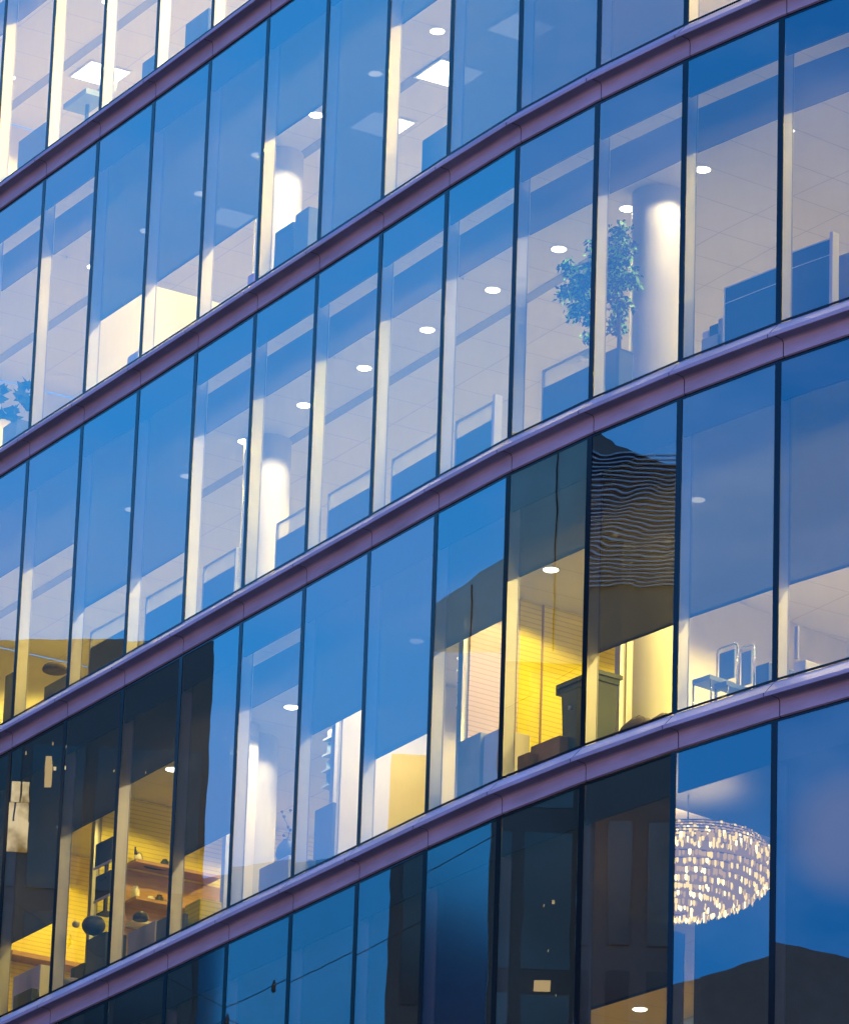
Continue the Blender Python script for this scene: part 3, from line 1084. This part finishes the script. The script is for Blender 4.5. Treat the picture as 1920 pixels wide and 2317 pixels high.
for p, rr in ctr:
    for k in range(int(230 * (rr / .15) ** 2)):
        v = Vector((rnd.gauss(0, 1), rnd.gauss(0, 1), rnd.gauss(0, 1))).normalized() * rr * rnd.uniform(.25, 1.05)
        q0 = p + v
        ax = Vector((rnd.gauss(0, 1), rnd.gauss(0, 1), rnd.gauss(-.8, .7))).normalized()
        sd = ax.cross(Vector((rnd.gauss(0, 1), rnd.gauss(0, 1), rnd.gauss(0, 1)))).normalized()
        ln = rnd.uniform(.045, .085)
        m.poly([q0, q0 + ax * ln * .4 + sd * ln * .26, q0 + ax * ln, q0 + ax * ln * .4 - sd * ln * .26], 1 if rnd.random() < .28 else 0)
m.build('foliage', ['leaf', 'leaf_lit'], t)

# ---- wheelie bin by the yellow wall
t = thing('wheelie_bin', 'dark green wheeled bin in front of the yellow boarded wall', 'bin')
BD = 0.55
bs0, bzt = at_d(1268, 1560, -1, BD)
bs1, _ = at_d(1345, 1560, 0, BD)
o_, t_, n_ = fr(-1)
pB = L(0, bs1, BD, 0)
bs1 = (Vector((pB.x, pB.y)) - o_).dot(t_)
zb = FLR(4) + .02
bw = bs1 - bs0
m = MB()
rg = []
for z, k in ((zb + .05, .80), (zb + .5 * (bzt - zb), .9), (bzt - .06, .97), (bzt - .06, 1.02), (bzt, 1.04)):
    a0, a1 = bs0 + bw * (1 - k) / 2, bs1 - bw * (1 - k) / 2
    h_ = .15 * k
    rg.append([L(-1, a0, BD + .15 - h_, z), L(-1, a1, BD + .15 - h_, z), L(-1, a1, BD + .15 + h_, z), L(-1, a0, BD + .15 + h_, z)])
m.ring(rg, smooth=False)
m.build('body', 'bin', t)
m = MB()
lbox(m, -1, bs0 - .05, bs1 + .03, BD - .03, BD + .33, bzt + .002, bzt + .05)
lbox(m, -1, bs0 - .09, bs0 - .05, BD + .0, BD + .30, bzt - .05, bzt + .05)
m.build('lid', 'bin', t)
for dd in (BD + .02, BD + .28):
    w_ = MB()
    cx = L(-1, bs1 - .06, dd, zb + .09)
    tt = Vector((n_.x, n_.y, 0))
    w_.tube([cx - tt * .025, cx + tt * .025], .09, 16)
    w_.build('wheel', 'dark', t)
m = MB()
lbox(m, -1, bs0 + bw * .25, bs0 + bw * .25 + .035, BD - .012, BD + .012, bzt - .28, bzt - .24)
m.build('tag', 'paper', t)


at_box('cardboard_box', 'brown cardboard box at the foot of the yellow wall, right one', 'box', 4, -1, 1200, 1690, 1265, .45, .35, 'card')
at_box('cardboard_box', 'smaller brown box beside the pale jamb under the yellow wall', 'box', 4, -1, 1170, 1712, 1196, .32, .22, 'card')
# rumpled sacks in the next pane
rnd = random.Random(9)
for lab, x, y, rx, rz in (('dark brown rumpled sack lying on the sill right of the bin', 1440, 1622, .30, .22), ('tan rumpled sack at the right end of the sill beside the bin', 1500, 1615, .22, .12)):
    s0, z1 = at_d(x, y, 0, .42)
    zb = FLR(4) + .02
    m = MB()
    rg = []
    for k in range(7):
        u = k / 6
        q = math.sqrt(max(0.02, 1 - u ** 2.2))
        rg.append([L(0, s0 + rx * q * math.cos(a) * rnd.uniform(.9, 1.1), .42 + .16 * q * math.sin(a) * rnd.uniform(.9, 1.1), zb + (z1 - zb) * u * rnd.uniform(.94, 1.04)) for a in [2 * math.pi * i / 14 for i in range(14)]])
    m.ring(rg)
    tag(m.build('sack', 'sack'), lab, 'sack', 'sacks on the sill')

# ---- grey cabinet and shelves left of the yellow room
at_box('cabinet', 'pale grey cabinet below the boarded wall, left of the yellow room', 'cabinet', 4, -2, 1036, 1680, 1086, .45, .4, 'cabinet')
at_box('ledge_unit', 'cream low unit between the grey cabinet and the black frame', 'unit', 4, -2, 1088, 1668, 1130, .5, .4, 'wall')


def shelf_unit(r, c, x0, x1, yt, yb, d, label, n=4):
    t = thing('shelf_unit', label, 'shelf unit', 'dark shelf units seen past the wall ends')
    s0, z1 = at_d(x0, yt, c, d)
    s1, _ = at_d(x1, yt, c, d)
    _, z0 = at_d(x0, yb, c, d)
    m = MB()
    lbox(m, c, s0, s1, d + .25, d + .27, z0, z1)
    m.build('back_panel', 'navy', t)
    for k in range(n + 1):
        q = MB()
        z = z0 + (z1 - z0) * k / n
        lbox(q, c, s0, s1, d, d + .249, z - .012, z + .012)
        q.build('shelf', 'cabinet', t)
    for k in range(n):
        z = z0 + (z1 - z0) * k / n + .013
        q = MB()
        a = s0 + .02
        while a < s1 - .06:
            wv = rnd.uniform(.03, .07)
            lbox(q, c, a, a + wv - .004, d + .05, d + .22, z, z + (z1 - z0) / n * rnd.uniform(.5, .85))
            a += wv
        tag(q.build('books', 'mesh_blue', t), kind='stuff')


shelf_unit(4, -2, 1034, 1058, 1490, 1600, 1.9, 'tall dark shelf unit seen left of the boarded wall end, fourth storey')
shelf_unit(4, -4, 732, 760, 1640, 1780, 1.9, 'tall dark shelf unit seen between cream posts right of the bright column', 4)
at_box('flat_screen', 'dark blue screen standing between the cream posts, right of the vase', 'monitor', 4, -4, 712, 1835, 752, .7, .05, 'navy')
# binders on the sill
a0, z1 = at_d(716, 1962, -4, .30)
a1, z2 = at_d(806, 1908, -4, .30)
n = 8
for k in range(n):
    u = a0 + (a1 - a0) * k / n
    tag(lbox(MB(), -4, u, u + (a1 - a0) / n * .62, .30, .52, FLR(4) + .02, (z1 + z2) / 2 - .02 * (k % 3)).build('binder', 'paper' if k % 2 == 0 else 'mesh_blue'),
        '%s binder, %s from the left in the row on the sill by the vase' % ('white' if k % 2 == 0 else 'grey blue', ORD[k]), 'binder', 'binders on the sill')

# ---- vase and twig by the bright column
t = thing('vase', 'round blue vase with a budding twig beside the bright column', 'vase')
vs_, vz = at_d(648, 1925, -5, .5)
m = MB()
rg = []
for z, q in ((-.17, .05), (-.15, .09), (-.06, .13), (.03, .12), (.09, .07), (.12, .045), (.13, .05)):
    rg.append([L(-5, vs_ + q * math.cos(a), .5 + q * math.sin(a), vz + z) for a in [2 * math.pi * i / 20 for i in range(20)]])
m.ring(rg)
m.build('body', 'navy', t)
pts = []
for x, y in ((650, 1905), (655, 1880), (648, 1862), (640, 1845), (637, 1836)):
    a, z = at_d(x, y, -5, .5)
    pts.append(L(-5, a, .5, z))
m = MB().tube(pts, [.006, .006, .005, .004, .003], 6)
m.build('twig', 'bark', t)
for x, y in ((638, 1837), (643, 1848), (652, 1872), (657, 1878), (642, 1891), (657, 1834)):
    a, z = at_d(x, y, -5, .49)
    p = L(-5, a, .49, z)
    MB().tube([p + Vector((0, 0, .02)), p + Vector((0, 0, .008)), p - Vector((0, 0, .008)), p - Vector((0, 0, .02))], [.004, .018, .018, .004], 8).build('bud', 'bark', t)
sv = MB()
lbox(sv, -5, vs_ - .35, vs_ + .35, .34, .72, FLR(4) + .02, vz - .172)
tag(sv.build('side_table', 'paper'), 'white low table carrying the round blue vase', 'table')


# ---- two chrome chairs
def chair(label, c, x0, x1, yt, yb, d):
    t = thing('chrome_chair', label, 'chair', 'chrome framed chairs by the window')
    s0, z1 = at_d(x0, yt, c, d)
    s1, _ = at_d(x1, yt, c, d)
    _, z0 = at_d(x0, yb, c, d)
    zf = FLR(4) + .02
    rr = .05
    loop = [(s0, zf), (s0, z1 - rr), (s0 + rr * .3, z1 - rr * .3), (s0 + rr, z1), (s1 - rr, z1), (s1 - rr * .3, z1 - rr * .3), (s1, z1 - rr), (s1, zf)]
    MB().tube([L(c, a, d, z) for a, z in loop], .011, 8).build('back_frame', 'chrome', t)
    m = MB()
    lbox(m, c, s0 + .04, s1 - .04, d - .006, d + .012, z0, z1 - .06)
    m.build('backrest', 'mesh_blue', t)
    m = MB()
    lbox(m, c, s0 + .02, s1 - .02, d - .38, d - .02, max(zf + .1, z0 - .12), max(zf + .15, z0 - .07))
    m.build('seat', 'mesh_blue', t)
    for a in (s0 + .02, s1 - .02):
        MB().tube([L(c, a, d - .36, zf), L(c, a, d - .36, max(zf + .1, z0 - .12))], .011, 8).build('leg', 'chrome', t)


chair('chrome framed chair with blue back in the cream office, left of the two', 1, 1622, 1668, 1470, 1545, .75)
chair('chrome framed chair with blue back in the cream office, right of the two', 1, 1672, 1706, 1468, 1555, .62)
at_box('pedestal', 'dark blue pedestal beside the right chrome chair', 'cabinet', 4, 1, 1708, 1508, 1738, .5, .4, 'navy')
at_box('tray', 'cream paper tray on the sill of the last pane, fourth storey', 'tray', 4, 2, 1795, 1500, 1822, .4, .25, 'paper')
s0, z1 = at_d(1796, 1418, 2, .5)
_, z0 = at_d(1796, 1492, 2, .5)
box_thing('wall_phone', 'slim grey wall panel beside the pale jamb in the cream office', 'panel', 4, 2, s0, s0 + .05, .5, .53, z0, z1, 'post')

# ---- cluttered yellow room, lower left
YS = -2.98


def wall_shelf(label, y0, x0=298, x1=382, mat='wood'):
    d0, z = at_s(x0, y0, -7, YS)
    d1, _ = at_s(x1, y0, -7, YS)
    m = MB()
    lbox(m, -7, YS + .006, YS + .30, d0 - .1, d1 + .6, z - .02, z + .02)
    tag(m.build('wall_shelf', mat), label, 'shelf', 'wooden shelves on the yellow wall')
    return z


wall_shelf('wooden wall shelf directly below the bright yellow boards, topmost', 1962)
wall_shelf('wooden wall shelf in the middle of the yellow wall', 2046)
zc_ = wall_shelf('pale worktop below the two wooden wall shelves', 2098, mat='paper')
m = MB()
d0, _ = at_s(300, 1990, -7, YS)
lbox(m, -7, YS + .001, YS + .005, d0 - .2, d0 + 1.3, zh(4) - CH, zh(4) - 1.26)
tag(m.build('pinboard', 'wood'), 'brown boarded panel below the yellow boards and behind the shelves', 'panel')
for k, (x, y, hh, mt, nm) in enumerate(((312, 1958, .16, 'paper', 'white jar'), (372, 1966, .12, 'bin', 'green tin'), (305, 2040, .20, 'alu', 'tall silver tin'), (340, 2046, .10, 'paper', 'low white pot'), (360, 2050, .14, 'dark', 'black tin'), (378, 2054, .10, 'card', 'brown pot'))):
    d, z = at_s(x, y, -7, YS + .16)
    p = L(-7, YS + .16, d, z)
    m = MB()
    m.ring([[p + Vector((q * math.cos(a), q * math.sin(a), zz * hh)) for a in [2 * math.pi * i / 14 for i in range(14)]] for zz, q in ((.06, .05), (.1, .055), (.75, .055), (.85, .035), (1, .035))])
    tag(m.build('jar', mt), '%s on the %s wooden shelf in the cluttered room' % (nm, 'upper' if y < 2000 else 'middle'), 'jar', 'jars and tins on the wall shelves')
# drooping cable
pts = []
for x, y in ((306, 1922), (312, 1940), (320, 1955), (332, 1963), (350, 1967), (376, 1969)):
    d, z = at_s(x, y, -7, YS + .18)
    pts.append(L(-7, YS + .18, d, z))
t = thing('cable_garland', 'black drooping cable with short upright clips over the top shelf', 'cable')
MB().tube(pts, .013, 6).build('wire', 'dark', t)
for x, y in ((306, 1925), (333, 1957), (374, 1960)):
    d, z = at_s(x, y, -7, YS + .18)
    p = L(-7, YS + .18, d, z)
    MB().tube([p - Vector((0, 0, .05)), p + Vector((0, 0, .05))], .012, 6).build('clip', 'dark', t)


def blob(name, label, cat, c, x, y, d, rx, rz, mat, flat=False):
    s_, z_ = at_d(x, y, c, d)
    m = MB()
    rg = []
    for k in range(9):
        u = -1 + 2 * k / 8
        q = math.sqrt(max(.003, 1 - u * u))
        rg.append([L(c, s_ + rx * q * math.cos(a), d + rx * q * math.sin(a), z_ + rz * (max(u, -.35) if flat else u)) for a in [2 * math.pi * i / 18 for i in range(18)]])
    m.ring(rg)
    return tag(m.build(name, mat), label, cat)


blob('helmet', 'round dark helmet resting on the pale worktop', 'helmet', -7, 318, 2078, .9, .10, .09, 'dark', True)
at_box('chair_back', 'rounded dark blue chair back in front of the black frame, lower left', 'chair', 4, -7, 354, 2085, 392, .35, .06, 'navy')
at_box('chair_back', 'dark blue chair back just right of the black frame, lower left', 'chair', 4, -6, 398, 2075, 416, .35, .06, 'navy')
at_box('drawer_unit', 'yellow drawer unit at the right end of the cluttered room', 'cabinet', 4, -6, 418, 2050, 452, .6, .3, 'yellow')
at_box('laptop_stand', 'grey bench edge below the pale worktop', 'bench', 4, -7, 290, 2112, 350, .5, .3, 'post')


def monitor(label, c, x0, x1, yt, yb, d):
    t = thing('monitor', label, 'monitor', 'dark monitors in the cluttered room')
    s0, z1 = at_d(x0, yt, c, d)
    s1, _ = at_d(x1, yt, c, d)
    _, z0 = at_d(x0, yb, c, d)
    lbox(MB(), c, s0, s1, d, d + .035, z0, z1).build('screen', 'dark', t)
    m = MB()
    lbox(m, c, s0 - .01, s1 + .01, d - .012, d - .001, z0 - .02, z0 + .012)
    m.build('bezel', 'alu', t)
    m = MB()
    sm = (s0 + s1) / 2
    lbox(m, c, sm - .025, sm + .025, d + .036, d + .07, z0 - .18, z0 + .1)
    lbox(m, c, sm - .1, sm + .1, d - .02, d + .14, z0 - .20, z0 - .181)
    m.build('stand', 'dark', t)


monitor('dark monitor hung highest in the second lower left pane', -8, 217, 254, 1912, 1965, .45)
monitor('dark monitor in the middle of the second lower left pane', -8, 217, 250, 1985, 2040, .45)
blob('fan_heater', 'round dark blue fan beside the black frame, lower left', 'fan', -8, 212, 2095, .40, .15, .13, 'navy')
at_box('pedestal', 'dark pedestal under the round dark fan', 'cabinet', 4, -8, 196, 2128, 238, .45, .3, 'bin')
blob('lamp_globe', 'small pale globe lamp left of the round dark fan', 'lamp', -8, 172, 2092, .7, .05, .045, 'paper')
blob('paper_pile', 'crumpled pale paper heap at the lower left corner', 'paper', -8, 165, 2225, .35, .13, .06, 'paper')
at_box('storage_box', 'dark storage box at the bottom of the second lower left pane', 'box', 4, -8, 160, 2192, 188, .5, .2, 'bin')
# first pane: orange shelf and papers
d0, z = at_s(35, 2172, -9, -2.6)
m = MB()
lbox(m, -9, -2.594, -2.3, d0 - .2, d0 + 1.0, z - .03, z + .03)
tag(m.build('wall_shelf', 'wood'), 'orange lit shelf in the lowest left pane', 'shelf', 'wooden shelves on the yellow wall')
at_box('paper_tray', 'pale stack of papers on the bench in the lowest left pane', 'papers', 4, -9, 30, 2212, 90, .5, .3, 'paper')
at_box('tool_case', 'dark low case below the papers in the lowest left pane', 'case', 4, -9, 30, 2255, 70, .35, .1, 'bin')

# ---- third storey, far left: dark lamp and boxes low in the panes
blob('pendant_shade', 'dark domed lamp shade low in the far left pane, third storey', 'lamp shade', -9, 125, 1515, .8, .17, .10, 'sack', True)
at_box('storage_box', 'dark box beside the sill in the far left pane, third storey', 'box', 3, -9, 100, 1555, 150, .35, .2, 'dark')
at_box('storage_box', 'dark upright box behind the black frame at the left edge, third storey', 'box', 3, -10, 12, 1530, 28, .4, .2, 'dark')
# ---- second storey
t = thing('leafy_plant', 'large leaved dark plant at the left edge, second storey', 'plant')
m = MB()
rnd = random.Random(21)
for x, y in ((8, 905), (20, 885), (34, 895), (50, 880), (60, 870), (30, 930), (52, 920), (12, 940), (45, 950), (62, 905)):
    s_, z_ = at_d(x, y, -10, .5)
    p = L(-10, s_, .5 + rnd.uniform(-.1, .1), z_)
    for k in range(5):
        ax = Vector((rnd.gauss(0, 1), rnd.gauss(0, .6), rnd.gauss(.4, .5))).normalized()
        sd = ax.cross(Vector((0.85, 0.5, 0.1))).normalized()
        ln = rnd.uniform(.16, .28)
        m.poly([p - ax * ln * .5, p + sd * ln * .32, p + ax * ln * .6, p - sd * ln * .32])
m.build('foliage', 'leaf', t)
s_, z_ = at_d(35, 960, -10, .5)
m = MB()
lbox(m, -10, s_ - .2, s_ + .2, .42, .70, FLR(2) + .02, z_)
m.build('planter', 'dark', t)
at_box('cabinet', 'dark low cabinet in front of the round column, second storey', 'cabinet', 2, -5, 622, 527, 662, .45, .3, 'screen')
at_box('cabinet', 'taller dark cabinet right of the low one by the column, second storey', 'cabinet', 2, -5, 668, 486, 698, .40, .3, 'navy')
at_box('flat_screen', 'dark monitor back under the square ceiling panel, second storey', 'monitor', 2, -3, 955, 318, 1008, .45, .05, 'navy')
at_box('coat', 'bright pink garment at the sill left of the round column, second storey', 'garment', 2, -6, 560, 625, 572, .3, .08, 'pink')
at_box('paper_stack', 'bright paper stack by the sill, second storey', 'papers', 2, -8, 288, 808, 312, .3, .2, 'paper')  # plain white box, bright by its colour alone
# white panel beyond the column, glow put into its material
s_, z1 = at_d(694, 372, -5, 3.4)
t = thing('white_panel', 'glowing white rectangular panel right of the round column, second storey', 'light panel')
lbox(MB(), -5, s_ - .3, s_ + .45, 3.4, 3.43, z1 - .42, z1).build('diffuser', 'panel', t)
lbox(MB(), -5, s_ - .33, s_ + .48, 3.432, 3.46, z1 - .45, z1 + .03).build('frame', 'alu', t)


# ---- top storey: round backed chair and a desk item
def round_chair(label, r, c, x, y, d, rad, mat):
    t = thing('round_chair', label, 'chair')
    s_, z_ = at_d(x, y, c, d)
    zf = FLR(r) + .02
    m = MB()
    f_, b_ = [], []
    for k in range(25):
        a = math.pi * k / 24
        f_.append(L(c, s_ - rad * math.cos(a), d + .12 * math.sin(a), z_ - rad + rad * math.sin(a)))
        b_.append(L(c, s_ - rad * math.cos(a), d + .06 + .12 * math.sin(a), z_ - rad + rad * math.sin(a)))
    m.poly(f_)
    m.poly(b_[::-1])
    for k in range(24):
        m.poly([f_[k], b_[k], b_[k + 1], f_[k + 1]])
    m.build('backrest', mat, t)
    m = MB()
    lbox(m, c, s_ - rad * .9, s_ + rad * .9, d - .35, d - .01, z_ - rad - .08, z_ - rad)
    m.build('seat', mat, t)
    MB().tube([L(c, s_, d - .15, zf), L(c, s_, d - .15, z_ - rad - .081)], .03, 8).build('pedestal', 'chrome', t)


round_chair('grey blue round backed chair below the square ceiling panel, top storey', 1, -9, 224, 176, .9, .36, 'mesh_blue')
at_box('desk_screen', 'grey blue desk screen at the left edge, top storey', 'desk screen', 1, -10, 42, 320, 100, .5, .04, 'screen')
at_box('desk_screen', 'small grey blue desk screen under the ledge corner, top storey', 'desk screen', 1, -8, 322, 142, 352, .5, .04, 'screen')
at_box('desk_screen', 'blue screen at the end of the top storey, beside the ledge', 'desk screen', 1, -7, 420, 55, 470, .5, .04, 'screen')

# ---- lowest storey: crystal chandelier
zc5 = cz_(5)
bs, bd = at_z(1525, 1828, 1, zc5 - .05)
m = MB()
lbox(m, 1, bs, bs + 6.5, 0.22, 6.4, zc5 - .05, zc5 - .004)
m.build('dropped_soffit', 'spandrel', office)  # soffit made wide and dark to keep the ceiling here dark
CDP = 1.6
cs, cz = at_d(1555, 1905, 1, CDP)
m = MB()
lbox(m, 1, cs - 1.50, cs - 1.40, 3.15, 6.4, FLR(5), zc5 - .004)
m.build('dark_backing', 'spandrel', office)  # dark wall added to keep the view under the chandelier dark
t = thing('chandelier', 'large tiered crystal chandelier glowing in the lowest storey', 'chandelier')
cp = L(1, cs, CDP, 0)
rnd = random.Random(31)
TIERS = [(.66 + .28 * math.sin(k / 6 * 1.57), 1906 + 9 * k) for k in range(7)] + [(.94 * math.cos((k + 1) / 9 * 1.5), 1966 + 84 * math.sin((k + 1) / 9 * 1.57)) for k in range(8)]
tv = L(1, 1, 0, 0) - L(1, 0, 0, 0)


def cpk(i):
    return cp + tv * (.16 - .40 * i / 14)


m = MB()
m.ring([[Vector((cpk(i).x + .96 * rad * math.cos(a), cpk(i).y + .96 * rad * math.sin(a), at_d(1555, y, 1, CDP)[1] - .01)) for a in [2 * math.pi * k / 48 for k in range(48)]] for i, (rad, y) in list(enumerate(TIERS))[2:]], caps=False)
m.build('inner_bowl', 'crystal_bowl', t)  # glowing liner added behind the crystals to fill their gaps
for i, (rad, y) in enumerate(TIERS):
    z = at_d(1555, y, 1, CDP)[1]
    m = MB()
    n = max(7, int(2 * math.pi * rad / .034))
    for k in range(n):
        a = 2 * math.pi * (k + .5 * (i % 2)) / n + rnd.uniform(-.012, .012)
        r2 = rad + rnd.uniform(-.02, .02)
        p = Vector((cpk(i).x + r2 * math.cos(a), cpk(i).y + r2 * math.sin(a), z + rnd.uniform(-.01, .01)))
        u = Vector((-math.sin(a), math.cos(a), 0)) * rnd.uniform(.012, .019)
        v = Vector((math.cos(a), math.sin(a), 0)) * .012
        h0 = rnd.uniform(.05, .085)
        lit_ = .5 * (i / 14) + .5 * (.5 - .5 * (math.cos(a) * tv.x + math.sin(a) * tv.y))  # lower left crystals glow more, bulb light put into their materials
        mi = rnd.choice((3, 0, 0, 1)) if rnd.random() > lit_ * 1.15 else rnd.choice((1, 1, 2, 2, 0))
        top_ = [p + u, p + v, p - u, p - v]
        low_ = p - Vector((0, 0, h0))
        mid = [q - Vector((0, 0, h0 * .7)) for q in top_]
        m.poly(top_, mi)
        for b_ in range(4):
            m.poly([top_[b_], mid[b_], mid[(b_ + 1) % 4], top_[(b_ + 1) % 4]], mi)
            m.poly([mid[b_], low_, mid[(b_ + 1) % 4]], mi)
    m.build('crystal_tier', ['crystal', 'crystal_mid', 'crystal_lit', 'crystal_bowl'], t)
    q = MB()
    q.tube([Vector((cpk(i).x + (rad - .015) * math.cos(a), cpk(i).y + (rad - .015) * math.sin(a), z + .012)) for a in [2 * math.pi * k / 48 for k in range(49)]], .010, 6)
    q.build('ring', 'brass', t)
MB().tube([Vector((cp.x, cp.y, zc5 - .005)), Vector((cp.x, cp.y, at_d(1555, 1935, 1, CDP)[1]))], .010, 8).build('stem', 'chrome', t)
l = bpy.data.lights.new('chandelier_bulb', 'AREA')
l.energy = 34
l.color = (1.0, .68, .30)
l.shape = 'DISK'
l.size = 1.1
lo = bpy.data.objects.new('chandelier_bulb', l)
COL.objects.link(lo)
lo.location = (cp.x, cp.y, zc5 - .36)
lo.rotation_euler = (math.pi, 0, 0)
lo.parent = t
